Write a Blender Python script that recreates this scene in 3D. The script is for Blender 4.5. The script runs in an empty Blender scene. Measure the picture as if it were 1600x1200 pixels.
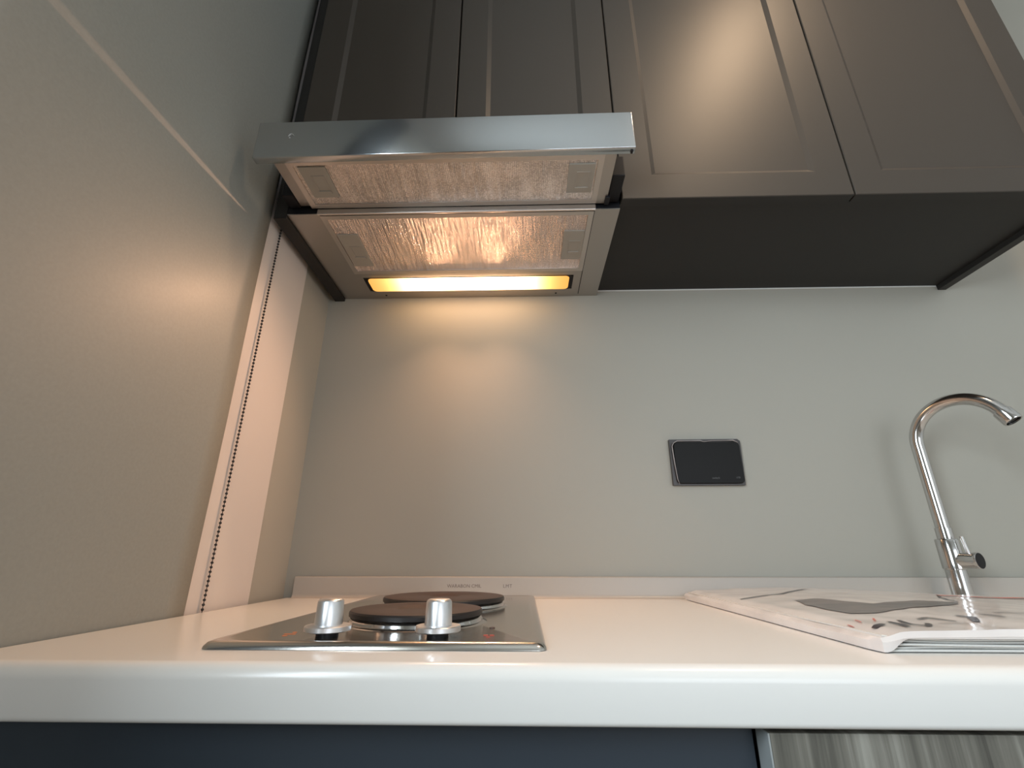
import bpy, bmesh, math, random
from mathutils import Vector, Matrix
from mathutils import noise as mnoise
random.seed(7)
scn = bpy.context.scene
COL = scn.collection
PI = math.pi

# ---------------------------------------------------------------- camera, light, exposure
cam_d = bpy.data.cameras.new('camera')
cam_d.sensor_width = 36.0
cam_d.lens = 729.15 / 1600.0 * 36.0
cam_d.clip_start = 0.01
cam = bpy.data.objects.new('camera', cam_d)
COL.objects.link(cam)
cam.location = (0.2104, -0.9725, 0.0747)
cam.rotation_euler = (PI / 2 + 0.353, 0.0, 0.0265)
scn.camera = cam

scn.view_settings.view_transform = 'Standard'
scn.view_settings.look = 'None'
scn.view_settings.gamma = 1.0
scn.view_settings.use_curve_mapping = False
scn.view_settings.exposure = 0.04

world = bpy.data.worlds.new('world')
scn.world = world
world.use_nodes = True
world.node_tree.nodes['Background'].inputs[0].default_value = (0.75, 0.85, 1.0, 1)
world.node_tree.nodes['Background'].inputs[1].default_value = 1.0

def area(name, loc, rot, sx, sy, power, color, spread=PI):
    l = bpy.data.lights.new(name, 'AREA')
    l.shape = 'RECTANGLE'; l.size = sx; l.size_y = sy
    l.energy = power; l.color = color; l.spread = spread
    o = bpy.data.objects.new(name, l); COL.objects.link(o)
    o.location = loc; o.rotation_euler = rot
    return o

# overcast daylight just outside the window of the left wall
area('window_daylight', (-0.42, -1.43, 0.58), (0, -PI / 2, 0), 0.86, 0.74, 38.0, (0.80, 0.92, 1.0))
area('front_window_daylight', (1.5, -3.34, 0.55), (PI / 2, 0, 0), 1.60, 1.30, 19.0, (0.90, 0.96, 1.0))

# ---------------------------------------------------------------- materials
def mat(name, base, rough=0.5, metal=0.0, spec=0.5, coat=0.0, coat_rough=0.1, aniso=0.0,
        bump=None, vary=None, tangent_axis=None, aniso_rot=0.0):
    """bump=(scale xyz, strength, distance, detail)   vary=(scale xyz, amount, other colour)"""
    m = bpy.data.materials.new(name); m.use_nodes = True
    nt = m.node_tree; N = nt.nodes; L = nt.links
    b = N['Principled BSDF']
    b.inputs['Base Color'].default_value = (*base, 1)
    b.inputs['Roughness'].default_value = rough
    b.inputs['Metallic'].default_value = metal
    b.inputs['Specular IOR Level'].default_value = spec
    b.inputs['Coat Weight'].default_value = coat
    b.inputs['Coat Roughness'].default_value = coat_rough
    tc = N.new('ShaderNodeTexCoord')
    if aniso:
        b.inputs['Anisotropic'].default_value = aniso
        b.inputs['Anisotropic Rotation'].default_value = aniso_rot
        if tangent_axis == 'CONST':
            t = N.new('ShaderNodeCombineXYZ'); t.inputs[2].default_value = 1.0
            L.new(t.outputs[0], b.inputs['Tangent'])
        elif tangent_axis:
            t = N.new('ShaderNodeTangent'); t.direction_type = 'RADIAL'; t.axis = tangent_axis
            L.new(t.outputs[0], b.inputs['Tangent'])
    if bump:
        mp = N.new('ShaderNodeMapping'); mp.inputs['Scale'].default_value = bump[0]
        L.new(tc.outputs['Object'], mp.inputs[0])
        n = N.new('ShaderNodeTexNoise'); n.inputs['Scale'].default_value = 1
        n.inputs['Detail'].default_value = bump[3] if len(bump) > 3 else 3
        L.new(mp.outputs[0], n.inputs['Vector'])
        bp = N.new('ShaderNodeBump'); bp.inputs['Strength'].default_value = bump[1]
        bp.inputs['Distance'].default_value = bump[2]
        L.new(n.outputs[0], bp.inputs['Height']); L.new(bp.outputs[0], b.inputs['Normal'])
    if vary:
        mp = N.new('ShaderNodeMapping'); mp.inputs['Scale'].default_value = vary[0]
        L.new(tc.outputs['Object'], mp.inputs[0])
        n = N.new('ShaderNodeTexNoise'); n.inputs['Scale'].default_value = 1; n.inputs['Detail'].default_value = 4
        L.new(mp.outputs[0], n.inputs['Vector'])
        r = N.new('ShaderNodeValToRGB')
        r.color_ramp.elements[0].position = 0.5 - vary[1]; r.color_ramp.elements[1].position = 0.5 + vary[1]
        r.color_ramp.elements[0].color = (*base, 1); r.color_ramp.elements[1].color = (*vary[2], 1)
        L.new(n.outputs[0], r.inputs[0]); L.new(r.outputs[0], b.inputs['Base Color'])
    return m

M = {}
M['wall'] = mat('wall_paint', (0.395, 0.375, 0.325), 0.45, spec=0.35, bump=((60, 60, 60), 0.05, 0.001),
                vary=((1.5, 1.5, 1.5), 0.3, (0.38, 0.362, 0.313)))
M['room'] = mat('room_paint', (0.78, 0.77, 0.74), 0.7)
M['ceil'] = mat('ceiling_paint', (0.70, 0.69, 0.66), 0.8)
M['floor'] = mat('floor_laminate', (0.26, 0.21, 0.16), 0.4, vary=((2, 20, 2), 0.25, (0.20, 0.16, 0.12)))
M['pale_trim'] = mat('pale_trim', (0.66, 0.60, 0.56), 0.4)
M['dark_frame'] = mat('dark_window_frame', (0.015, 0.02, 0.03), 0.35)
M['blind'] = mat('blind_fabric', (0.28, 0.29, 0.27), 0.5, spec=0.4, coat=0.08, coat_rough=0.3,
                 bump=((500, 500, 500), 0.06, 0.0004), vary=((250, 250, 250), 0.2, (0.26, 0.27, 0.25)))
M['black_chain'] = mat('black_chain', (0.012, 0.011, 0.012), 0.35)
M['worktop'] = mat('solid_surface_white', (0.72, 0.71, 0.68), 0.22, spec=0.5,
                   vary=((3, 3, 3), 0.3, (0.705, 0.695, 0.665)))
M['upstand'] = mat('grey_upstand', (0.42, 0.385, 0.345), 0.3)
M['door'] = mat('taupe_lacquer', (0.043, 0.034, 0.026), 0.46, spec=0.5, bump=((300, 300, 300), 0.04, 0.0004))
M['carcass'] = mat('dark_carcass', (0.020, 0.018, 0.016), 0.5, spec=0.35)
M['black_gap'] = mat('black_plastic', (0.006, 0.006, 0.008), 0.5, spec=0.3)
M['navy'] = mat('dark_slate_laminate', (0.030, 0.040, 0.052), 0.4, spec=0.4)
M['steel'] = mat('brushed_steel', (0.52, 0.54, 0.55), 0.19, 1.0, aniso=0.8, tangent_axis='CONST',
                 bump=((4, 4, 900), 0.04, 0.0003))
M['steel_body'] = mat('satin_steel', (0.46, 0.43, 0.40), 0.42, 1.0, bump=((6, 500, 6), 0.05, 0.0003))
M['steel_light'] = mat('light_aluminium', (0.62, 0.57, 0.53), 0.38, 1.0)
M['latch'] = mat('latch_plastic', (0.36, 0.34, 0.30), 0.5)
M['hob_steel'] = mat('polished_steel', (0.66, 0.63, 0.59), 0.18, 1.0, bump=((400, 10, 10), 0.03, 0.0002))
M['chrome'] = mat('chrome', (0.60, 0.59, 0.58), 0.12, 1.0)
M['knob'] = mat('satin_chrome', (0.80, 0.81, 0.83), 0.34, 1.0)
M['plate'] = mat('cast_iron_plate', (0.036, 0.019, 0.015), 0.42, spec=0.5, bump=((90, 90, 90), 0.06, 0.0006),
                 vary=((14, 14, 14), 0.2, (0.052, 0.025, 0.019)))
M['plate_rim'] = mat('hotplate_rim', (0.010, 0.008, 0.008), 0.45)
M['socket'] = mat('black_glass', (0.004, 0.0035, 0.003), 0.4, spec=0.2)
M['socket_side'] = mat('dark_plastic', (0.035, 0.028, 0.026), 0.35)
M['film'] = mat('clear_film_edge', (0.34, 0.31, 0.30), 0.25)
M['grey_print'] = mat('grey_print', (0.10, 0.10, 0.10), 0.5)
M['faint_print'] = mat('faint_print', (0.17, 0.14, 0.125), 0.5)
M['etched'] = mat('etched_mark', (0.55, 0.56, 0.57), 0.55, 0.6)
M['orange'] = mat('orange_print', (0.55, 0.15, 0.04), 0.5)
M['red'] = mat('red_print', (0.42, 0.05, 0.035), 0.5)
M['ink'] = mat('black_ink', (0.030, 0.020, 0.025), 0.3)
M['ink_grey'] = mat('grey_ink', (0.11, 0.105, 0.105), 0.4, coat=0.2, vary=((14, 40, 14), 0.15, (0.17, 0.155, 0.15)))
M['ink_red'] = mat('red_ink', (0.60, 0.14, 0.10), 0.3)
M['pale_line'] = mat('white_line', (0.70, 0.70, 0.68), 0.5)
M['edge'] = mat('pale_edge_band', (0.30, 0.32, 0.32), 0.4)
M['page'] = mat('newsprint', (0.62, 0.61, 0.58), 0.7)
M['paper'] = mat('sleeved_paper', (0.72, 0.69, 0.67), 0.38, coat=0.8, coat_rough=0.12,
                 bump=((14, 22, 14), 0.35, 0.004, 4), vary=((9, 16, 9), 0.14, (0.62, 0.58, 0.56)))

def wood_mat():
    m = mat('grey_wood_laminate', (0.2, 0.2, 0.2), 0.5)
    nt = m.node_tree; N = nt.nodes; L = nt.links; b = N['Principled BSDF']
    tc = N.new('ShaderNodeTexCoord'); mp = N.new('ShaderNodeMapping')
    mp.inputs['Scale'].default_value = (70, 1, 2.2)
    L.new(tc.outputs['Object'], mp.inputs[0])
    n = N.new('ShaderNodeTexNoise'); n.inputs['Scale'].default_value = 1; n.inputs['Detail'].default_value = 6
    n.inputs['Roughness'].default_value = 0.65
    L.new(mp.outputs[0], n.inputs['Vector'])
    r = N.new('ShaderNodeValToRGB')
    e = r.color_ramp.elements
    e[0].position = 0.3; e[0].color = (0.055, 0.052, 0.042, 1)
    e[1].position = 0.7; e[1].color = (0.30, 0.29, 0.25, 1)
    k = e.new(0.5); k.color = (0.15, 0.142, 0.118, 1)
    L.new(n.outputs[0], r.inputs[0]); L.new(r.outputs[0], b.inputs['Base Color'])
    return m
M['wood'] = wood_mat()

def mesh_filter_mat(name, base, streak):
    """pressed aluminium grease mesh: rows of tiny dimples plus drawn folds running front to back"""
    m = mat(name, base, 0.26, 1.0)
    nt = m.node_tree; N = nt.nodes; L = nt.links; b = N['Principled BSDF']
    tc = N.new('ShaderNodeTexCoord')
    mp = N.new('ShaderNodeMapping'); mp.inputs['Scale'].default_value = (330, 330, 330)
    L.new(tc.outputs['Object'], mp.inputs[0])
    v = N.new('ShaderNodeTexVoronoi'); v.inputs['Scale'].default_value = 1; v.inputs['Randomness'].default_value = 0.25
    L.new(mp.outputs[0], v.inputs['Vector'])
    mp2 = N.new('ShaderNodeMapping'); mp2.inputs['Scale'].default_value = (150, 16, 10)
    L.new(tc.outputs['Object'], mp2.inputs[0])
    n = N.new('ShaderNodeTexNoise'); n.inputs['Scale'].default_value = 1; n.inputs['Detail'].default_value = 5
    n.inputs['Roughness'].default_value = 0.6; n.inputs['Distortion'].default_value = 0.4
    L.new(mp2.outputs[0], n.inputs['Vector'])
    b1 = N.new('ShaderNodeBump'); b1.inputs['Strength'].default_value = 0.45; b1.inputs['Distance'].default_value = 0.0012
    L.new(v.outputs['Distance'], b1.inputs['Height'])
    b2 = N.new('ShaderNodeBump'); b2.inputs['Strength'].default_value = streak; b2.inputs['Distance'].default_value = 0.006
    L.new(n.outputs[0], b2.inputs['Height']); L.new(b1.outputs[0], b2.inputs['Normal'])
    L.new(b2.outputs[0], b.inputs['Normal'])
    r = N.new('ShaderNodeValToRGB')
    r.color_ramp.elements[0].color = (base[0] * 1.1, base[1] * 1.1, base[2] * 1.1, 1)
    r.color_ramp.elements[1].color = (base[0] * 0.5, base[1] * 0.5, base[2] * 0.5, 1)
    r.color_ramp.elements[0].position = 0.25; r.color_ramp.elements[1].position = 0.75
    L.new(v.outputs['Distance'], r.inputs[0]); L.new(r.outputs[0], b.inputs['Base Color'])
    return m
M['mesh_front'] = mesh_filter_mat('aluminium_mesh_fine', (0.95, 0.86, 0.81), 0.5)
M['mesh_rear'] = mesh_filter_mat('aluminium_mesh_creased', (0.95, 0.80, 0.74), 1.3)

def emit_mat(name, col, s):
    m = bpy.data.materials.new(name); m.use_nodes = True
    nt = m.node_tree; nt.nodes.clear()
    e = nt.nodes.new('ShaderNodeEmission'); e.inputs[0].default_value = (*col, 1); e.inputs[1].default_value = s
    o = nt.nodes.new('ShaderNodeOutputMaterial'); nt.links.new(e.outputs[0], o.inputs[0])
    return m
def lens_mat():
    """frosted lamp lens: brightest over its two bulbs, amber towards the ends"""
    m = emit_mat('lamp_lens', (1.0, 0.62, 0.30), 1.0)
    nt = m.node_tree; N = nt.nodes; L = nt.links
    e = [n for n in N if n.type == 'EMISSION'][0]
    tc = N.new('ShaderNodeTexCoord'); sp = N.new('ShaderNodeSeparateXYZ'); L.new(tc.outputs['Object'], sp.inputs[0])
    ab = N.new('ShaderNodeMath'); ab.operation = 'ABSOLUTE'; L.new(sp.outputs[0], ab.inputs[0])
    mr = N.new('ShaderNodeMapRange'); mr.inputs[1].default_value = 0.0; mr.inputs[2].default_value = 0.224
    L.new(ab.outputs[0], mr.inputs[0])
    r = N.new('ShaderNodeValToRGB'); el = r.color_ramp.elements
    el[0].position = 0.0; el[0].color = (1.0, 0.62, 0.36, 1)
    el[1].position = 1.0; el[1].color = (1.0, 0.45, 0.10, 1)
    k = el.new(0.62); k.color = (1.0, 0.60, 0.30, 1)
    k = el.new(0.80); k.color = (1.0, 0.55, 0.16, 1)
    L.new(mr.outputs[0], r.inputs[0]); L.new(r.outputs[0], e.inputs[0])
    s = N.new('ShaderNodeValToRGB'); el = s.color_ramp.elements; s.color_ramp.interpolation = 'B_SPLINE'
    el[0].position = 0.0; el[0].color = (0.75, 0.75, 0.75, 1)
    el[1].position = 1.0; el[1].color = (0.095, 0.095, 0.095, 1)
    k = el.new(0.25); k.color = (1, 1, 1, 1)
    k = el.new(0.60); k.color = (0.45, 0.45, 0.45, 1)
    k = el.new(0.80); k.color = (0.11, 0.11, 0.11, 1)
    L.new(mr.outputs[0], s.inputs[0])
    mu = N.new('ShaderNodeMath'); mu.operation = 'MULTIPLY'; mu.inputs[1].default_value = 12.0
    L.new(s.outputs[0], mu.inputs[0]); L.new(mu.outputs[0], e.inputs[1])
    return m
M['lens'] = lens_mat()
M['downlight'] = emit_mat('downlight_lens', (1.0, 0.72, 0.45), 30.0)

# ---------------------------------------------------------------- builders
def empty(name, loc, label, cat, group=None):
    o = bpy.data.objects.new(name, None); COL.objects.link(o); o.empty_display_size = 0.05
    o.location = loc
    o['label'] = label; o['category'] = cat
    if group: o['group'] = group
    return o
def tag(o, label, cat, group=None):
    o['label'] = label; o['category'] = cat
    if group: o['group'] = group
    return o
def obj(name, bm, m, parent=None, smooth=False, origin=None, label=None, kind=None):
    bmesh.ops.recalc_face_normals(bm, faces=bm.faces)
    me = bpy.data.meshes.new(name)
    if origin is not None: bmesh.ops.translate(bm, verts=bm.verts, vec=-Vector(origin))
    bm.to_mesh(me); bm.free()
    if m: me.materials.append(m)
    if smooth:
        for p in me.polygons: p.use_smooth = True
        if smooth != 'all':
            try: me.set_sharp_from_angle(angle=math.radians(35))
            except Exception: pass
    o = bpy.data.objects.new(name, me); COL.objects.link(o)
    if origin is not None: o.location = origin
    if parent:
        o.parent = parent
        base = Vector(parent.location)
        p = parent.parent
        while p: base += Vector(p.location); p = p.parent
        o.location = Vector(o.location) - base
    if label: o['label'] = label
    if kind: o['kind'] = kind
    return o
def struct(name, bm, m, parent=None):
    o = obj(name, bm, m, parent)
    if not parent: o['kind'] = 'structure'
    return o
def box(bm, a, b, bev=0.0, seg=2, only=None):
    a, b = Vector(a), Vector(b)
    r = bmesh.ops.create_cube(bm, size=1.0)
    vs = r['verts']
    c = (a + b) / 2; s = b - a
    for v in vs: v.co = Vector((v.co.x * s.x, v.co.y * s.y, v.co.z * s.z)) + c
    if bev:
        es = list({e for v in vs for e in v.link_edges})
        if only: es = [e for e in es if only(e)]
        bmesh.ops.bevel(bm, geom=es, offset=bev, segments=seg, profile=0.5, affect='EDGES')
    return bm
def B(a, b, bev=0.0, seg=2, only=None): return box(bmesh.new(), a, b, bev, seg, only)
def lathe(bm, prof, n=40, M4=None):
    """prof: (r, z) pairs; closed on the axis where r == 0"""
    rings = []
    new = []
    for r, z in prof:
        if r == 0: rings.append([bm.verts.new((0, 0, z))])
        else: rings.append([bm.verts.new((r * math.cos(2 * PI * i / n), r * math.sin(2 * PI * i / n), z)) for i in range(n)])
        new += rings[-1]
    for A, Bq in zip(rings, rings[1:]):
        for i in range(n):
            j = (i + 1) % n
            if len(A) == 1 and len(Bq) == 1: continue
            if len(A) == 1: bm.faces.new((A[0], Bq[i], Bq[j]))
            elif len(Bq) == 1: bm.faces.new((A[i], A[j], Bq[0]))
            else: bm.faces.new((A[i], A[j], Bq[j], Bq[i]))
    if M4 is not None:
        for v in new: v.co = M4 @ v.co
    return bm
def T(x, y, z): return Matrix.Translation((x, y, z))
def tube(bm, pts, rad, n=16, cap=True):
    pts = [Vector(p) for p in pts]
    rings = []
    up = Vector((0, 0, 1))
    t0 = (pts[1] - pts[0]).normalized()
    nrm = t0.orthogonal().normalized()
    for i, p in enumerate(pts):
        t = (pts[min(i + 1, len(pts) - 1)] - pts[max(i - 1, 0)]).normalized()
        nrm = (nrm - t * nrm.dot(t)).normalized()
        bn = t.cross(nrm)
        r = rad[i] if isinstance(rad, (list, tuple)) else rad
        rings.append([bm.verts.new(p + nrm * (r * math.cos(2 * PI * k / n)) + bn * (r * math.sin(2 * PI * k / n))) for k in range(n)])
    for A, Bq in zip(rings, rings[1:]):
        for k in range(n):
            bm.faces.new((A[k], A[(k + 1) % n], Bq[(k + 1) % n], Bq[k]))
    if cap:
        bm.faces.new(list(reversed(rings[0]))); bm.faces.new(rings[-1])
    return bm
def frame_ring(bm, x0, x1, y0, y1, z0, z1, w):
    box(bm, (x0, y0, z0), (x1, y0 + w, z1)); box(bm, (x0, y1 - w, z0), (x1, y1, z1))
    box(bm, (x0, y0 + w, z0), (x0 + w, y1 - w, z1)); box(bm, (x1 - w, y0 + w, z0), (x1, y1 - w, z1))
    return bm
def rrect(x0, x1, y0, y1, r, n=6):
    out = []
    for cx, cy, a0 in ((x1 - r, y1 - r, 0), (x0 + r, y1 - r, PI / 2), (x0 + r, y0 + r, PI), (x1 - r, y0 + r, 1.5 * PI)):
        for k in range(n + 1):
            a = a0 + PI / 2 * k / n
            out.append((cx + r * math.cos(a), cy + r * math.sin(a)))
    return out
def prism(bm, outline, f0, f1):
    """outline of 2-D points, f0/f1 map (u, v) to 3-D on the two faces"""
    A = [bm.verts.new(f0(u, v)) for u, v in outline]; Bq = [bm.verts.new(f1(u, v)) for u, v in outline]
    n = len(A)
    bm.faces.new(A); bm.faces.new(list(reversed(Bq)))
    for i in range(n): bm.faces.new((A[i], Bq[i], Bq[(i + 1) % n], A[(i + 1) % n]))
    return bm
def text_mesh(name, body, size, mtx, m, parent, space=1.0, extrude=0.0001):
    cu = bpy.data.curves.new(name, 'FONT'); cu.body = body; cu.size = size
    cu.extrude = extrude; cu.space_character = space; cu.resolution_u = 2
    t = bpy.data.objects.new(name, cu); COL.objects.link(t)
    bpy.context.view_layer.update()
    me = bpy.data.meshes.new_from_object(t.evaluated_get(bpy.context.evaluated_depsgraph_get()))
    bpy.data.objects.remove(t)
    me.transform(mtx); me.materials.clear(); me.materials.append(m); me.name = name
    o = bpy.data.objects.new(name, me); COL.objects.link(o)
    if parent:
        o.parent = parent; o.location = -Vector(parent.location)
    return o

XL = -0.244          # left end of worktop / wall plane
# ---------------------------------------------------------------- the room
CE = 1.70; FL = -0.87; XR = 2.5; YF = -3.2
struct('floor', B((-0.6, YF, FL - 0.05), (XR, 0.0, FL)), M['floor'])
struct('ceiling', B((-0.6, YF, CE), (XR, 0.1, CE + 0.05)), M['ceil'])
struct('wall_back', B((-0.40, 0.0, FL), (XR, 0.1, CE)), M['wall'])
struct('wall_right', B((XR, YF, FL), (XR + 0.1, 0.1, CE)), M['room'])
wfr = bmesh.new()
F0, F1 = 0.68, 2.32
box(wfr, (-0.6, YF - 0.1, FL), (F0, YF, CE)); box(wfr, (F1, YF - 0.1, FL), (XR, YF, CE))
box(wfr, (F0, YF - 0.1, FL), (F1, YF, -0.12)); box(wfr, (F0, YF - 0.1, 1.22), (F1, YF, CE))
struct('wall_front', wfr, M['room'])
w2 = bmesh.new()
for a in (F0, (F0 + F1) / 2, F1 - 0.04): box(w2, (a, YF - 0.07, -0.12), (a + 0.04, YF - 0.03, 1.22))
box(w2, (F0, YF - 0.07, -0.12), (F1, YF - 0.03, -0.08)); box(w2, (F0, YF - 0.07, 1.18), (F1, YF - 0.03, 1.22))
struct('window_2', w2, M['dark_frame'])
wl = bmesh.new()
WX0, WX1 = -0.40, -0.256
WA, WB, WLO, WHI = -1.06, -1.80, 0.15, 1.02
box(wl, (WX0, WA, FL), (WX1, 0.0, CE))                    # solid part beside the kitchen
box(wl, (WX0, WB, FL), (WX1, WA, WLO))                    # below the window
box(wl, (WX0, WB, WHI), (WX1, WA, CE))                    # above the window
box(wl, (WX0, YF, FL), (WX1, WB, CE))
struct('wall_left', wl, M['wall'])
wf = bmesh.new()
for y in (WB, WA - 0.03): box(wf, (-0.36, y, WLO), (-0.32, y + 0.03, WHI))
box(wf, (-0.36, WB, WLO), (-0.32, WA, WLO + 0.03)); box(wf, (-0.36, WB, WHI - 0.03), (-0.32, WA, WHI))
struct('window_1', wf, M['dark_frame'])
# unseen dark post beside the blind, put in to darken the hood bar's reflection, and the pale lining strip behind the chain
struct('trim_1', B((WX1, -1.06, FL + 0.01), (XL + 0.006, -0.755, CE - 0.002), 0.002), M['dark_frame'])
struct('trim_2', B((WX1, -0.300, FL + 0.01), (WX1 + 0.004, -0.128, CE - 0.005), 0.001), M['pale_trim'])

# ---------------------------------------------------------------- roller blind with its bead chain
rb = empty('roller_blind', (-0.248, -0.52, CE - 0.06), 'taupe roller blind lowered beside the counter, with black bead chain', 'blind')
fab = bmesh.new()
nz = 30; ny = 12
for side, x in ((0, -0.2485), (1, -0.2470)):
    g = [[fab.verts.new((x + 0.0006 * math.sin(k * 0.9 + j * 0.3), -0.745 + (0.745 - 0.291) * j / ny, -0.62 + (CE - 0.08 + 0.62) * k / nz)) for j in range(ny + 1)] for k in range(nz + 1)]
    for k in range(nz):
        for j in range(ny): fab.faces.new((g[k][j], g[k][j + 1], g[k + 1][j + 1], g[k + 1][j]))
    if side == 0: g0 = g
for k in range(nz):
    fab.faces.new((g0[k][ny], g0[k + 1][ny], g[k + 1][ny], g[k][ny])); fab.faces.new((g0[k][0], g0[k + 1][0], g[k + 1][0], g[k][0]))
obj('blind_fabric', fab, M['blind'], rb, smooth='all')
tb = bmesh.new(); tube(tb, [(-0.236, -0.75, CE - 0.05), (-0.236, -0.24, CE - 0.05)], 0.018, 20)
obj('roller_tube', tb, M['pale_trim'], rb, smooth=True)
bb = bmesh.new(); box(bb, (-0.252, -0.745, -0.645), (-0.245, -0.291, -0.62), 0.002)
obj('bottom_bar', bb, M['pale_trim'], rb)
chx, chy = -0.2475, -0.2535
ch = bmesh.new()
z = -0.35
while z < CE - 0.06:
    bmesh.ops.create_icosphere(ch, subdivisions=1, radius=0.0023, matrix=T(chx, chy, z)); z += 0.0062
tube(ch, [(chx, chy, -0.35), (chx, chy, 0.6), (chx, chy, CE - 0.06)], 0.0006, 6)
obj('bead_chain', ch, M['black_chain'], rb, smooth='all', label='black bead pull chain')

# ---------------------------------------------------------------- worktop
wt = empty('worktop', (0.6, -0.29, -0.0385), 'long white solid surface worktop with rounded front edge and low upstand', 'worktop')
s = bmesh.new()
# rounded nose profile extruded along x
prof = [(-0.0008, 0.0)]
def arc2(cy, cz, r, a0, a1, n):
    return [(cy + r * math.cos(a0 + (a1 - a0) * i / n), cz + r * math.sin(a0 + (a1 - a0) * i / n)) for i in range(n + 1)]
prof += arc2(-0.5825 + 0.011, -0.011, 0.011, PI / 2, PI, 8)
prof += arc2(-0.5825 + 0.004, -0.0385 + 0.004, 0.004, PI, 1.5 * PI, 5)
prof += [(-0.0008, -0.0385)]
prism(s, prof, lambda u, v: (XL, u, v), lambda u, v: (2.1, u, v))
obj('slab', s, M['worktop'], wt, smooth=True)
u = bmesh.new()
prof = [(-0.0008, 0.0001), (-0.019, 0.0001)] + arc2(-0.019, 0.006, 0.006, -PI / 2, 0, 5)[1:-1][::1]
prof = [(-0.0008, 0.0001), (-0.022, 0.0001), (-0.0185, 0.0012), (-0.0162, 0.0034), (-0.0150, 0.0068), (-0.0150, 0.0345),
        (-0.0143, 0.0366), (-0.0125, 0.0375), (-0.0008, 0.0375)]
prism(u, prof, lambda a, b: (XL + 0.012, a, b), lambda a, b: (2.1, a, b))
up = obj('upstand', u, M['upstand'], wt, smooth=True)
R90 = Matrix.Rotation(PI / 2, 4, 'X')
text_mesh('printed_text', 'WARABON CMIL', 0.0085, T(0.062, -0.0151, 0.0185) @ R90, M['faint_print'], wt, 1.0)
text_mesh('printed_text', 'LMT', 0.0085, T(0.168, -0.0151, 0.0185) @ R90, M['faint_print'], wt, 1.15)

# ---------------------------------------------------------------- base units
bc = empty('base_cabinet', (0.07, -0.29, FL), 'dark slate base cabinet below the hob, under the worktop', 'cabinet')
obj('body', B((XL, -0.535, FL + 0.0), (0.378, -0.005, -0.040)), M['carcass'], bc)
obj('door', B((XL + 0.002, -0.556, -0.78), (0.377, -0.537, -0.0425), 0.001), M['navy'], bc)
wc = empty('base_cabinet', (1.2, -0.29, FL), 'grey striped wood grain base cabinet under right half of worktop', 'cabinet')
obj('body', B((0.381, -0.553, FL), (2.09, -0.005, -0.040)), M['carcass'], wc)
for a, b_ in ((0.381, 0.98), (0.984, 1.58), (1.584, 2.09)):
    d = obj('door', B((a, -0.574, -0.80), (b_, -0.555, -0.0425), 0.0008), M['wood'], wc)
    if a < 0.4:
        obj('edge_band', B((a - 0.0012, -0.5745, -0.80), (a, -0.5545, -0.0425)), M['edge'], d, label='pale edge band')

# ---------------------------------------------------------------- wall cabinets
YD = -0.311          # door faces
def shaker_door(parent, x0, x1, z0, z1, stile=0.056, rail=0.050, label=None):
    """one door: frame with chamfered inner edge and a recessed field, a single closed skin"""
    bm = bmesh.new()
    f, bk, dep, ch_ = YD, YD + 0.019, 0.0048, 0.0085
    def ring(xa, xb, za, zb, y): return [bm.verts.new(p) for p in ((xa, y, za), (xb, y, za), (xb, y, zb), (xa, y, zb))]
    e = 0.0012
    r0 = ring(x0, x1, z0, z1, bk); r1 = ring(x0, x1, z0, z1, f + e); r2 = ring(x0 + e, x1 - e, z0 + e, z1 - e, f)
    r3 = ring(x0 + stile, x1 - stile, z0 + rail, z1 - rail, f)
    r4 = ring(x0 + stile + ch_, x1 - stile - ch_, z0 + rail + ch_, z1 - rail - ch_, f + dep)
    rs = [r0, r1, r2, r3, r4]
    for A, Bq in zip(rs, rs[1:]):
        for i in range(4): bm.faces.new((A[i], A[(i + 1) % 4], Bq[(i + 1) % 4], Bq[i]))
    bm.faces.new(r4); bm.faces.new(list(reversed(r0)))
    d = obj('door', bm, M['door'], parent, label=label)
    d.data.materials.append(M['carcass'])                      # back and lower edge take the dark carcass colour
    for p in d.data.polygons:
        if p.normal.z < -0.9 or p.normal.y > 0.9: p.material_index = 1
    return d
ZT = 1.46
wcb = empty('wall_cabinet', (0.79, -0.15, 0.666), 'wide wall cabinet with two taupe shaker doors, right of the hood', 'cabinet')
shaker_door(wcb, 0.3870, 0.7880, 0.6635, ZT, rail=0.052)
shaker_door(wcb, 0.7910, 1.1920, 0.6635, ZT, rail=0.052)
cb = bmesh.new()
box(cb, (0.3865, -0.2915, 0.6680), (1.178, -0.0006, ZT))
obj('body', cb, M['carcass'], wcb)
obj('end_panel', B((1.178, -0.2915, 0.6570), (1.197, -0.0006, ZT), 0.0006), M['carcass'], wcb)
obj('wall_line', B((0.3865, -0.0022, 0.6652), (1.176, -0.0006, 0.6680)), M['pale_line'], wcb, label='thin white line')  # thin white strip along the wall under the cabinet
hc = empty('wall_cabinet', (0.085, -0.15, 0.715), 'narrow dark wall cabinet with two shaker doors above the range hood', 'cabinet')
shaker_door(hc, -0.2125, 0.0830, 0.7150, ZT)
shaker_door(hc, 0.0860, 0.3845, 0.7150, ZT)
obj('body', B((-0.2130, -0.2915, 0.7150), (0.3855, -0.0006, ZT)), M['carcass'], hc)
tag(obj('filler_panel', B((-0.2400, -0.2950, 0.6480), (-0.2165, -0.0006, ZT), 0.0006), M['carcass']),
    'narrow dark filler board between the hood and the left wall', 'filler board')

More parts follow.
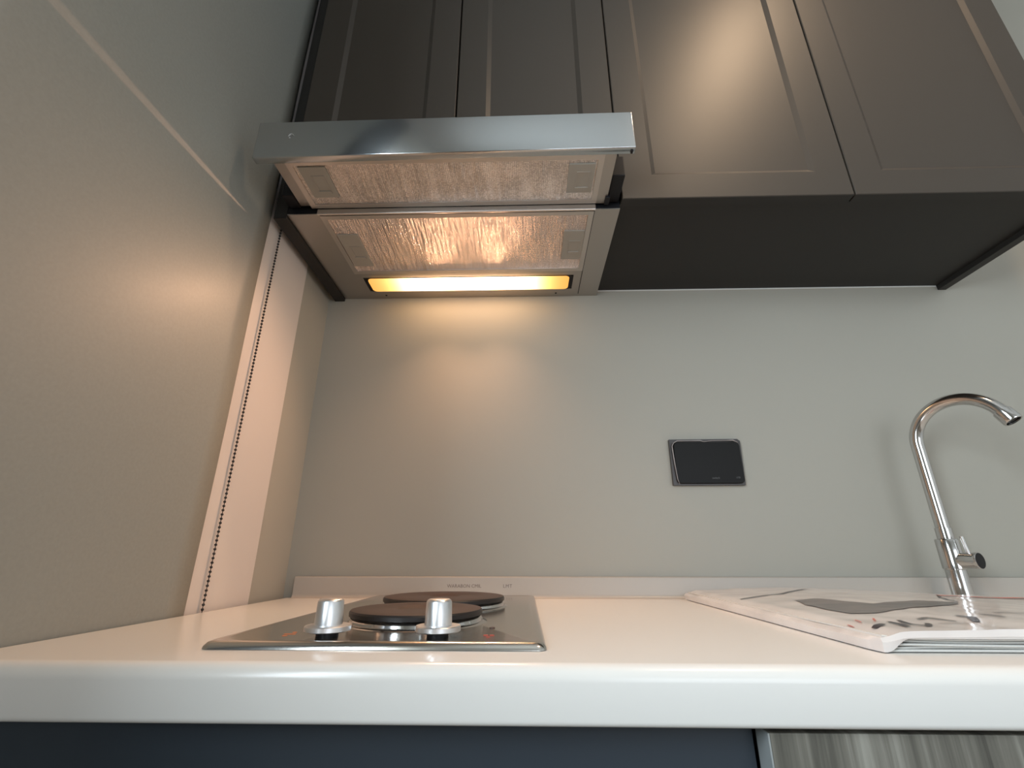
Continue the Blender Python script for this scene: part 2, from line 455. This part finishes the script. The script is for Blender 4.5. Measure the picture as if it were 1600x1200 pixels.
# ---------------------------------------------------------------- range hood
hd = empty('range_hood', (0.085, -0.15, 0.655), 'slide-out stainless steel range hood with lit lamp under the wall cabinet', 'range hood')
x0, x1 = -0.2155, 0.3850
hb = bmesh.new()
box(hb, (x0, -0.2950, 0.6565), (x1, -0.0010, 0.7130))
obj('housing', hb, M['black_gap'], hd)
bp = bmesh.new()      # steel belly plate around filter and lamp
zb0, zb1 = 0.6548, 0.6565
box(bp, (x0, -0.2955, zb0), (-0.157, -0.001, zb1)); box(bp, (0.340, -0.2955, zb0), (x1, -0.001, zb1))
box(bp, (-0.157, -0.107, zb0), (0.340, -0.0895, zb1)); box(bp, (-0.157, -0.0325, zb0), (0.340, -0.001, zb1))
box(bp, (-0.157, -0.0895, zb0), (-0.145, -0.0325, zb1)); box(bp, (0.323, -0.0895, zb0), (0.340, -0.0325, zb1))
obj('belly_plate', bp, M['steel_body'], hd)
obj('side_seam', B((0.3395, -0.2950, 0.6538), (0.3408, -0.012, 0.6549)), M['black_gap'], hd)
for sx in (-0.113, 0.288):
    sc = bmesh.new(); lathe(sc, [(0, -0.0008), (0.0022, -0.0005), (0.0026, 0.001), (0, 0.001)], 12, T(sx, -0.0145, 0.6546))
    obj('screw', sc, M['black_gap'], hd, smooth=True)
# lamp
lb = bmesh.new()
prism(lb, rrect(-0.144, 0.322, -0.0885, -0.0335, 0.008), lambda u, v: (u, v, 0.6562), lambda u, v: (u, v, 0.6545))
lamp = obj('lamp_housing', lb, M['black_gap'], hd)
lm = bmesh.new()
lc = 0.089
rows = []
for k, (ins, dz) in enumerate(((0, 0.0), (0.0004, 0.0022), (0.0030, 0.0040), (0.008, 0.0048))):
    rows.append([lm.verts.new((u, v, 0.6545 - dz)) for u, v in rrect(-0.136 + ins, 0.314 - ins, -0.0862 + ins, -0.0358 - ins, 0.009 - ins * 0.5)])
n = len(rows[0])
for A, Bq in zip(rows, rows[1:]):
    for i in range(n): lm.faces.new((A[i], A[(i + 1) % n], Bq[(i + 1) % n], Bq[i]))
lm.faces.new(rows[-1]); lm.faces.new(list(reversed(rows[0])))
obj('lamp_lens', lm, M['lens'], lamp, smooth=True, origin=(lc, -0.061, 0.6545))
def point(name, loc, power, col, r):
    l = bpy.data.lights.new(name, 'POINT'); l.energy = power; l.color = col; l.shadow_soft_size = r
    o = bpy.data.objects.new(name, l); COL.objects.link(o); o.location = loc
    return o
for bx in (0.035, 0.150):
    hl = bpy.data.lights.new('hood_bulb', 'SPOT'); hl.energy = 5.2; hl.color = (1.0, 0.57, 0.34)
    hl.spot_size = math.radians(129); hl.spot_blend = 0.75; hl.shadow_soft_size = 0.004
    ho = bpy.data.objects.new('hood_bulb', hl); COL.objects.link(ho); ho.location = (bx, -0.063, 0.6470)
    ho.rotation_euler = (math.radians(-33), 0, 0)
sb = bpy.data.lights.new('added_streak_spot', 'SPOT'); sb.energy = 7.0; sb.color = (1.0, 0.55, 0.36)  # extra spot, no bulb of its own, squashed to throw a streak on the blind
sb.spot_size = 0.62; sb.spot_blend = 0.5; sb.shadow_soft_size = 0.001
sbo = bpy.data.objects.new('added_streak_spot', sb); COL.objects.link(sbo); sbo.location = (0.040, -0.062, 0.6440)
sbo.rotation_euler = (Vector((-0.247, -0.60, 0.592)) - Vector(sbo.location)).to_track_quat('-Z', 'Y').to_euler()
sbo.scale = (1.0, 0.035, 1.0)
def grease_filter(x0, x1, y0, y1, z, m, latches, bw=0.0095):
    """frame at z, mesh pane just above it"""
    f = obj('grease_filter', frame_ring(bmesh.new(), x0, x1, y0, y1, z, z + 0.004, bw), M['steel_light'], hd)
    p = bmesh.new()
    nx, ny_ = 90, 24
    g = []
    for i in range(nx + 1):
        row = []
        for j in range(ny_ + 1):
            X = x0 + bw + (x1 - x0 - 2 * bw) * i / nx; Y = y0 + bw + (y1 - y0 - 2 * bw) * j / ny_
            w = 0.0010 * mnoise.noise(Vector((X * 60, Y * 9, z * 10))) + 0.0006 * mnoise.noise(Vector((X * 25, Y * 25, 3)))
            edge = min(i, nx - i, j * 2, (ny_ - j) * 2) / 6.0
            row.append(p.verts.new((X, Y, z + 0.0018 + w * min(1, edge))))
        g.append(row)
    for i in range(nx):
        for j in range(ny_): p.faces.new((g[i][j], g[i + 1][j], g[i + 1][j + 1], g[i][j + 1]))
    obj('mesh_pane', p, m, f, smooth='all')
    for a, b_, c, d in latches:
        q = bmesh.new()
        box(q, (a, c, z - 0.0004), (b_, d, z + 0.0030), 0.0003, 1)
        l = obj('latch_plate', q, M['latch'], f)
        q = bmesh.new()
        cx_, cy_ = (a + b_) / 2 + 0.003, (c + d) / 2 + 0.004
        frame_ring(q, cx_ - 0.011, cx_ + 0.011, cy_ - 0.020, cy_ + 0.020, z - 0.0012, z, 0.0022)
        box(q, (cx_ - 0.011, cy_ + 0.0135, z - 0.0022), (cx_ + 0.011, cy_ + 0.020, z))
        obj('latch_pull', q, M['latch'], f)
    return f
grease_filter(-0.157, 0.3395, -0.2925, -0.107, 0.6530, M['mesh_rear'],
              [(-0.146, -0.106, -0.240, -0.136), (0.290, 0.3295, -0.240, -0.150)])
obj('cross_lip', B((-0.160, -0.2990, 0.6520), (0.342, -0.2945, 0.6640), 0.0015), M['steel_light'], hd)
# slide-out section
sl = bmesh.new()
box(sl, (-0.172, -0.4100, 0.6680), (0.3420, -0.2960, 0.6860))
box(sl, (0.3420, -0.4100, 0.6640), (0.3600, -0.3000, 0.6920)); box(sl, (-0.1900, -0.4100, 0.6700), (-0.1720, -0.3000, 0.6920))
obj('slide_tray', sl, M['steel_body'], hd)
grease_filter(-0.1690, 0.3420, -0.4080, -0.3000, 0.6640, M['mesh_front'],
              [(-0.153, -0.108, -0.3950, -0.3270), (0.287, 0.3300, -0.3900, -0.3270)])
rc = bmesh.new()
box(rc, (0.3610, -0.3600, 0.6680), (0.3830, -0.2965, 0.7100), 0.002); box(rc, (0.3560, -0.3180, 0.6600), (0.3640, -0.3000, 0.6780), 0.001)
obj('slide_bracket', rc, M['black_gap'], hd)
rc = bmesh.new(); box(rc, (-0.2120, -0.3300, 0.6680), (-0.1910, -0.2965, 0.7100), 0.002)
obj('slide_bracket', rc, M['black_gap'], hd)
# front bar: hollow folded steel, very slightly out of level as in the photograph
bar = bmesh.new()
box(bar, (0, 0, 0), (0.598, 0.0135, 0.0735), 0.0014, 3)
brot = Matrix.Rotation(-0.0083, 4, 'Y')
for v in bar.verts: v.co = T(-0.2113, -0.4215, 0.6586) @ brot @ v.co
fb = obj('front_bar', bar, M['steel'], hd, smooth=True, label='brushed steel front bar')
mk = bmesh.new()
pts = [Vector((-0.1605 + 0.010 * t, -0.4219, 0.7010 + 0.0045 * math.sin(t * PI))) for t in [i / 8 for i in range(9)]]
tube(mk, pts, [0.0002 + 0.0010 * math.sin(PI * i / 8) for i in range(9)], 6)
lathe(mk, [(0, 0), (0.0014, 0), (0.0014, 0.0006), (0, 0.0006)], 12, T(-0.1575, -0.4213, 0.6985) @ Matrix.Rotation(PI / 2, 4, 'X'))
obj('etched_mark', mk, M['etched'], fb)
obj('corner_notch', B((0.3800, -0.4165, 0.6618), (0.3830, -0.4105, 0.6640)), M['black_gap'], fb)

# ---------------------------------------------------------------- hob
hx0, hx1, hy0, hy1, hz = -0.065, 0.225, -0.528, -0.0216, 0.0062
hob = empty('electric_hob', (0.08, -0.275, 0.0), 'small stainless steel electric hob with two solid hotplates set in worktop', 'hob')
pn = bmesh.new()
rings = []
for ins, zz in ((-0.0030, 0.0004), (-0.0026, 0.0022), (-0.0005, 0.0050), (0.0022, hz), (0.0060, hz), (0.0085, hz - 0.0006)):
    rings.append([pn.verts.new((a, b_, zz)) for a, b_ in rrect(hx0 + ins, hx1 - ins, hy0 + ins, hy1 - ins, 0.008)])
n = len(rings[0])
for A, Bq in zip(rings, rings[1:]):
    for i in range(n): pn.faces.new((A[i], A[(i + 1) % n], Bq[(i + 1) % n], Bq[i]))
pn.faces.new(rings[-1]); pn.faces.new(list(reversed(rings[0])))
obj('steel_pan', pn, M['hob_steel'], hob, smooth=True)
def hotplate(x, y, r):
    bm = bmesh.new()
    lathe(bm, [(0, 0.0052), (r - 0.012, 0.0052), (r - 0.004, 0.0060), (r - 0.004, 0.0105), (r - 0.002, 0.0118), (r - 0.0005, 0.0118),
               (r + 0.0015, 0.0100), (r + 0.0020, 0.0075), (r + 0.0060, 0.0062), (r + 0.007, 0.0054)], 72, T(x, y, 0))
    ringo = obj('spill_ring', bm, M['chrome'], hob, smooth=True)
    bm = bmesh.new()
    z0_ = 0.0124
    lathe(bm, [(0, z0_), (r - 0.001, z0_), (r + 0.0012, z0_ + 0.0012), (r + 0.0012, z0_ + 0.0048), (r - 0.0002, z0_ + 0.0066),
               (r - 0.004, z0_ + 0.0072), (0.024, z0_ + 0.0070), (0.021, z0_ + 0.0056), (0, z0_ + 0.0056)], 72, T(x, y, 0))
    hp = obj('hotplate', bm, M['plate'], hob, smooth=True)
    hp.data.materials.append(M['plate_rim'])
    for p in hp.data.polygons:
        if p.center.z < z0_ + 0.0058 and (p.center - Vector((x, y, p.center.z))).length > r * 0.6: p.material_index = 1
hotplate(0.0875, -0.390, 0.0725)
hotplate(0.090, -0.214, 0.0875)
def knob(x, y):
    bm = bmesh.new(); lathe(bm, [(0, 0.0055), (0.010, 0.0055), (0.010, 0.0105), (0, 0.0105)], 24, T(x, y, 0))
    k = obj('control_knob', bm, M['black_gap'], hob, smooth=True)
    bm = bmesh.new()
    lathe(bm, [(0, 0.0095), (0.0195, 0.0095), (0.0208, 0.0103), (0.0208, 0.0140), (0.0200, 0.0148), (0.0125, 0.0152)], 48, T(x, y, 0))
    lathe(bm, [(0.0127, 0.0150), (0.0118, 0.0345), (0.0108, 0.0362), (0.0095, 0.0368), (0, 0.0368)], 48, T(x, y, 0))
    obj('knob_cap', bm, M['knob'], k, smooth=True)
knob(0.0270, -0.4930); knob(0.1295, -0.4930)
def mark(x, y, m, dots):
    bm = bmesh.new()
    for dx, dy, r in dots:
        lathe(bm, [(0, 0), (r, 0), (r, 0.0002), (0, 0.0002)], 10, T(x + dx, y + dy, hz - 0.0006))
    obj('zone_symbol', bm, m, hob)
mark(-0.012, -0.484, M['orange'], [(-.0035, 0, .0022), (.0035, 0, .0022), (0, .010, .0022), (0, -.010, .0024), (0, 0, .0020)])
mark(0.176, -0.487, M['red'], [(-.0028, .001, .0024), (.0028, .001, .0024), (0, -.009, .0018)])
ind = bmesh.new(); lathe(ind, [(0, 0), (0.003, 0), (0.0028, 0.0008), (0, 0.0012)], 16, T(0.176, -0.440, hz - 0.0007))
obj('indicator_light', ind, M['plate'], hob, smooth=True)

# ---------------------------------------------------------------- power socket
sk = empty('power_socket', (0.585, 0.0, 0.256), 'black double power socket in clear film on the wall above the worktop', 'power socket')
bm = bmesh.new()
sl_ = 0.002
prism(bm, [(0.5130, 0.3030), (0.5120, 0.2085), (0.6560, 0.2085), (0.6590, 0.2990), (0.6540, 0.3035)],
      lambda a, b_: (a, -0.0004, b_), lambda a, b_: (a, -0.0085, b_))
obj('back_plate', bm, M['socket_side'], sk)
bm = bmesh.new()
o1 = rrect(0.5190, 0.6545, 0.2115, 0.2965, 0.009)
rr = []
for ins, y in ((0, -0.0085), (0, -0.0118), (0.0012, -0.0130)):
    c0 = ((0.5190 + 0.6545) / 2, 0.254)
    rr.append([bm.verts.new((c0[0] + (a - c0[0]) * (1 - ins * 14), y, c0[1] + (b_ - c0[1]) * (1 - ins * 20))) for a, b_ in o1])
for A, Bq in zip(rr, rr[1:]):
    for i in range(len(A)): bm.faces.new((A[i], A[(i + 1) % len(A)], Bq[(i + 1) % len(A)], Bq[i]))
bm.faces.new(rr[-1]); bm.faces.new(list(reversed(rr[0])))
fp = obj('face_plate', bm, M['socket'], sk, smooth=True)
bm = bmesh.new()
fl = [(0.5230, 0.2095), (0.5200, 0.2200), (0.5180, 0.2500), (0.5165, 0.2880), (0.5200, 0.2945), (0.5280, 0.2990), (0.5550, 0.2992),
      (0.5760, 0.2995), (0.5830, 0.2970), (0.5990, 0.2992), (0.6300, 0.2995), (0.6430, 0.3000), (0.6520, 0.2950)]
tube(bm, [(a, -0.0128, b_) for a, b_ in fl], [0.0004, .0008, .0009, .0009, .0010, .0009, .0008, .0012, .0006, .0006, .0007, .0014, .0008], 6)
obj('film_edge', bm, M['film'], sk, smooth='all', label='pale crumpled edge of clear film')
text_mesh('printed_text', 'switch', 0.006, T(0.589, -0.0132, 0.2205) @ R90, M['grey_print'], sk)
text_mesh('printed_text', 'USB', 0.005, T(0.637, -0.0132, 0.2215) @ R90, M['grey_print'], sk)

# ---------------------------------------------------------------- tap
FX, FY = 0.966, -0.07
tp = empty('tap', (FX, FY, 0.0), 'chrome swan neck tap at the right end of the worktop', 'tap')
bm = bmesh.new()
lathe(bm, [(0, 0.0002), (0.0235, 0.0002), (0.0235, 0.0030), (0.0210, 0.0055), (0.0165, 0.0065), (0.0150, 0.0080), (0.0150, 0.0520)], 40, T(FX, FY, 0))
lathe(bm, [(0.0150, 0.0520), (0.0172, 0.0540), (0.0172, 0.1010), (0.0160, 0.1030), (0.0112, 0.1034)], 40, T(FX, FY, 0))
bd = obj('body', bm, M['chrome'], tp, smooth=True)
Rn, th, zc = 0.070, 1.12, 0.2735
pts = [(FX, FY, 0.100), (FX, FY, 0.13), (FX, FY, 0.18), (FX, FY, 0.23)]
for k in range(0, 41):
    a = PI * (1 - k / 40 * 0.86)
    d = Rn * (1 + math.cos(a))
    pts.append((FX + d * math.cos(th), FY - d * math.sin(th), zc + Rn * math.sin(a)))
bm = bmesh.new(); tube(bm, pts, 0.0108, 24)
nk = obj('neck', bm, M['chrome'], tp, smooth=True)
bm = bmesh.new(); lathe(bm, [(0.0100, 0.1030), (0.0124, 0.1035), (0.0124, 0.1220), (0.0100, 0.1228)], 32, T(FX, FY, 0))
obj('neck_collar', bm, M['chrome'], nk, smooth=True)
e0, e1 = Vector(pts[-2]), Vector(pts[-1]); dr = (e1 - e0).normalized()
q_ = dr.to_track_quat('Z', 'Y').to_matrix().to_4x4()
bm = bmesh.new()
lathe(bm, [(0.0108, -0.003), (0.0134, -0.002), (0.0138, 0.018), (0.0130, 0.0195), (0.0108, 0.0195), (0.0105, 0.012), (0, 0.012)], 32, T(*e1) @ q_)
obj('aerator', bm, M['chrome'], tp, smooth=True)
bm = bmesh.new(); lathe(bm, [(0, 0.0125), (0.0088, 0.0125), (0.0086, 0.0165), (0, 0.0165)], 20, T(*e1) @ q_)
obj('aerator_screen', bm, M['black_gap'], tp)
# valve barrel leaves the body towards the right and the front
vd = Vector((0.37, -0.93, 0.0)).normalized(); vq = vd.to_track_quat('Z', 'Y').to_matrix().to_4x4()
vo = Vector((FX, FY, 0.067))
bm = bmesh.new(); lathe(bm, [(0.0128, 0.010), (0.0128, 0.0340), (0.0134, 0.0350), (0.0134, 0.0390), (0.0125, 0.0400)], 32, T(*vo) @ vq)
vb = obj('valve_barrel', bm, M['chrome'], tp, smooth=True)
bm = bmesh.new(); lathe(bm, [(0, 0.0405), (0.0126, 0.0402), (0.0126, 0.0385), (0, 0.0385)], 32, T(*vo) @ vq)
obj('end_cap', bm, M['black_gap'], vb, label='black end cap')
lp = vo + vd * 0.027
bm = bmesh.new(); tube(bm, [lp + Vector((0, 0, 0.010)), lp + Vector((-0.002, 0, 0.024)), lp + Vector((-0.004, 0, 0.040))], [0.0030, 0.0028, 0.0031], 14)
obj('lever', bm, M['chrome'], tp, smooth=True)

# ---------------------------------------------------------------- folded newspaper in a clear sleeve
nw = empty('newspaper', (0.70, -0.30, 0.0), 'folded newspaper in clear plastic sleeve lying on the worktop before the tap', 'newspaper')
X0, X1 = 0.503, 0.935
def yback(x):
    P = [(0.503, -0.035), (0.60, -0.040), (0.72, -0.048), (0.80, -0.120), (0.87, -0.160), (0.935, -0.215)]
    for (a, ya), (b_, yb) in zip(P, P[1:]):
        if x <= b_: return ya + (yb - ya) * (x - a) / (b_ - a)
    return P[-1][1]
YFN = -0.530
def smooth01(t): t = max(0, min(1, t)); return t * t * (3 - 2 * t)
def top_h(x, y):
    v = (y - YFN) / (yback(x) - YFN)
    u_ = (x - X0) / (X1 - X0)
    h = 0.0155 + 0.0035 * smooth01(u_ * 3)
    h += 0.0035 * math.exp(-((u_ - 0.42) / 0.3) ** 2 - ((v - 0.75) / 0.35) ** 2)
    h += 0.0012 * mnoise.noise(Vector((x * 14, y * 22, 0.3))) + 0.0006 * mnoise.noise(Vector((x * 45, y * 30, 4.3)))
    e = min(smooth01(u_ / 0.05), 1)
    h = h * (0.72 + 0.28 * e)
    return h
bm = bmesh.new()
NX, NY = 90, 70
g = []
for i in range(NX + 1):
    t = i / NX; t = t * t * 0.45 + t * 0.55
    x = X0 + (X1 - X0) * t
    g.append([])
    for j in range(NY + 1):
        y = YFN + (yback(x) - YFN) * (j / NY)
        g[-1].append(bm.verts.new((x, y, top_h(x, y))))
for i in range(NX):
    for j in range(NY): bm.faces.new((g[i][j], g[i + 1][j], g[i + 1][j + 1], g[i][j + 1]))
def skirt(line, zb_, off):
    prev = None
    if not isinstance(zb_, list): zb_ = [zb_] * len(line)
    for v, o, zl in zip(line, off, zb_):
        mid = bm.verts.new((v.co.x + o[0] * 1.0, v.co.y + o[1] * 1.0, v.co.z * 0.72))
        lo = bm.verts.new((v.co.x + o[0] * 0.6, v.co.y + o[1] * 0.6, zl))
        if prev: bm.faces.new((prev[0], v, mid, prev[1])); bm.faces.new((prev[1], mid, lo, prev[2]))
        prev = (v, mid, lo)
skirt([g[0][j] for j in range(NY + 1)], 0.0008, [(-0.0005, -0.0025)] + [(-0.0025, 0)] + [(-0.004, 0)] * (NY - 1))
skirt([g[i][0] for i in range(NX + 1)], [0.0008 + 0.0097 * smooth01((i - 1) / 7) for i in range(NX + 1)], [(-0.0005, -0.0025)] + [(0, -0.0025)] * NX)
skirt([g[NX][j] for j in range(NY + 1)], 0.0012, [(0.003, 0)] * (NY + 1))
skirt([g[i][NY] for i in range(NX + 1)], 0.0012, [(0, 0.003)] * (NX + 1))
obj('top_sheet', bm, M['paper'], nw, smooth=True)
for k in range(5):          # the folded sheets that show along the front edge
    bm = bmesh.new()
    za = 0.0008 + k * 0.0020
    lo, hi = [], []
    n = 40
    yo = YFN + (0.001, 0.004, 0.0015, 0.005, 0.002)[k]
    pts_ = []
    for i in range(n + 1):
        t = i / n; x = X0 + 0.003 + (X1 - X0 - 0.006) * t
        w = 0.0006 * math.sin(9 * t + k) + 0.0016 * math.exp(-t * 14) * (k - 2)
        pts_.append((x, max(0.0004, za + (w if k else 0))))
    A = [bm.verts.new((x, yo, zz)) for x, zz in pts_]; A2 = [bm.verts.new((x, yo - 0.0006, zz + 0.0008)) for x, zz in pts_]
    A3 = [bm.verts.new((x, yo, zz + 0.0016)) for x, zz in pts_]
    C3 = [bm.verts.new((x, yback(x) - 0.003, zz + 0.0016)) for x, zz in pts_]; C = [bm.verts.new((x, yback(x) - 0.003, zz)) for x, zz in pts_]
    seq = [A, A2, A3, C3, C]
    for i in range(n):
        for q in range(5):
            P, Q = seq[q], seq[(q + 1) % 5]
            bm.faces.new((P[i], P[i + 1], Q[i + 1], Q[i]))
    bm.faces.new([s_[0] for s_ in seq]); bm.faces.new([s_[-1] for s_ in reversed(seq)])
    obj('folded_sheet', bm, M['page'], nw, smooth=True)
def drape_poly(name, outline, m, lift=0.0006, rowsn=16):
    """flat print that follows the paper: scan-filled polygon"""
    bm = bmesh.new()
    vs = [bm.verts.new((a, b_, 0)) for a, b_ in outline]
    bm.faces.new(vs)
    bmesh.ops.triangulate(bm, faces=bm.faces)
    for _ in range(3): bmesh.ops.subdivide_edges(bm, edges=bm.edges, cuts=1, use_grid_fill=True)
    for v in bm.verts: v.co.z = top_h(v.co.x, v.co.y) + lift
    return obj(name, bm, m, nw)
def drape_stroke(name, pts, w, m, lift=0.0009):
    bm = bmesh.new(); P = []
    for a, b_ in zip(pts, pts[1:]):
        for k in range(6): P.append((a[0] + (b_[0] - a[0]) * k / 6, a[1] + (b_[1] - a[1]) * k / 6))
    P.append(pts[-1])
    prev = None
    for i, p in enumerate(P):
        a = P[max(0, i - 1)]; b_ = P[min(len(P) - 1, i + 1)]
        d = Vector((b_[0] - a[0], b_[1] - a[1])).normalized(); nn = Vector((-d.y, d.x))
        ww = w * (0.55 + 0.45 * math.sin(PI * (0.15 + 0.7 * i / (len(P) - 1))))
        l = bm.verts.new((p[0] + nn.x * ww, p[1] + nn.y * ww, top_h(*p) + lift)); r = bm.verts.new((p[0] - nn.x * ww, p[1] - nn.y * ww, top_h(*p) + lift))
        if prev: bm.faces.new((prev[0], l, r, prev[1]))
        prev = (l, r)
    return obj(name, bm, m, nw)
drape_poly('printed_picture', [(0.573, -0.269), (0.559, -0.327), (0.553, -0.374), (0.557, -0.411), (0.582, -0.414), (0.637, -0.386), (0.68, -0.368),
                               (0.731, -0.339), (0.750, -0.318), (0.707, -0.305), (0.672, -0.318), (0.634, -0.335), (0.616, -0.310), (0.604, -0.262)], M['ink_grey'])
for pts_, w, m in (
        ([(0.55, -0.476), (0.549, -0.492), (0.542, -0.511)], 0.0030, 'ink'),
        ([(0.562, -0.472), (0.557, -0.495), (0.560, -0.509), (0.570, -0.498), (0.574, -0.490)], 0.0026, 'ink'),
        ([(0.630, -0.455), (0.634, -0.468), (0.620, -0.489)], 0.0036, 'ink'),
        ([(0.662, -0.446), (0.663, -0.458), (0.664, -0.470)], 0.0026, 'ink'),
        ([(0.690, -0.428), (0.704, -0.432), (0.720, -0.442)], 0.0020, 'ink'),
        ([(0.516, -0.506), (0.527, -0.498), (0.534, -0.492)], 0.0030, 'ink'),
        ([(0.513, -0.474), (0.511, -0.486)], 0.0010, 'ink_red'), ([(0.529, -0.460), (0.523, -0.479)], 0.0011, 'ink_red'),
        ([(0.542, -0.470), (0.550, -0.456)], 0.0011, 'ink_red'),
        ([(0.582, -0.493), (0.593, -0.496), (0.606, -0.498)], 0.0012, 'ink_grey'),
        ([(0.585, -0.466), (0.600, -0.458), (0.606, -0.484)], 0.0026, 'ink_grey'),
        ([(0.815, -0.205), (0.779, -0.255), (0.756, -0.295), (0.750, -0.318)], 0.0014, 'ink'),
        ([(0.800, -0.225), (0.850, -0.240), (0.885, -0.243), (0.925, -0.250)], 0.0080, 'ink_red'),
        ([(0.520, -0.225), (0.572, -0.199), (0.598, -0.190), (0.680, -0.110)], 0.0026, 'ink')):
    drape_stroke('printed_stroke', pts_, w, M[m])

# ---------------------------------------------------------------- ceiling downlight
dl = empty('downlight', (0.905, -0.785, CE), 'small round recessed ceiling downlight in front of the wall cabinets', 'lamp')
bm = bmesh.new(); lathe(bm, [(0.034, -0.0005), (0.046, -0.0005), (0.045, -0.004), (0.036, -0.004), (0.034, -0.0005)], 32, T(0.905, -0.785, CE))
obj('trim_ring', bm, M['pale_trim'], dl, smooth=True)
bm = bmesh.new(); lathe(bm, [(0, -0.0005), (0.034, -0.0005), (0.034, -0.0015), (0, -0.0015)], 32, T(0.905, -0.785, CE))
obj('lens', bm, M['downlight'], dl)
sp = bpy.data.lights.new('downlight_beam', 'SPOT'); sp.energy = 34.0; sp.color = (1.0, 0.70, 0.45); sp.spot_size = 2.4; sp.spot_blend = 1.0; sp.shadow_soft_size = 0.03
so = bpy.data.objects.new('downlight_beam', sp); COL.objects.link(so); so.location = (0.905, -0.785, CE - 0.01)
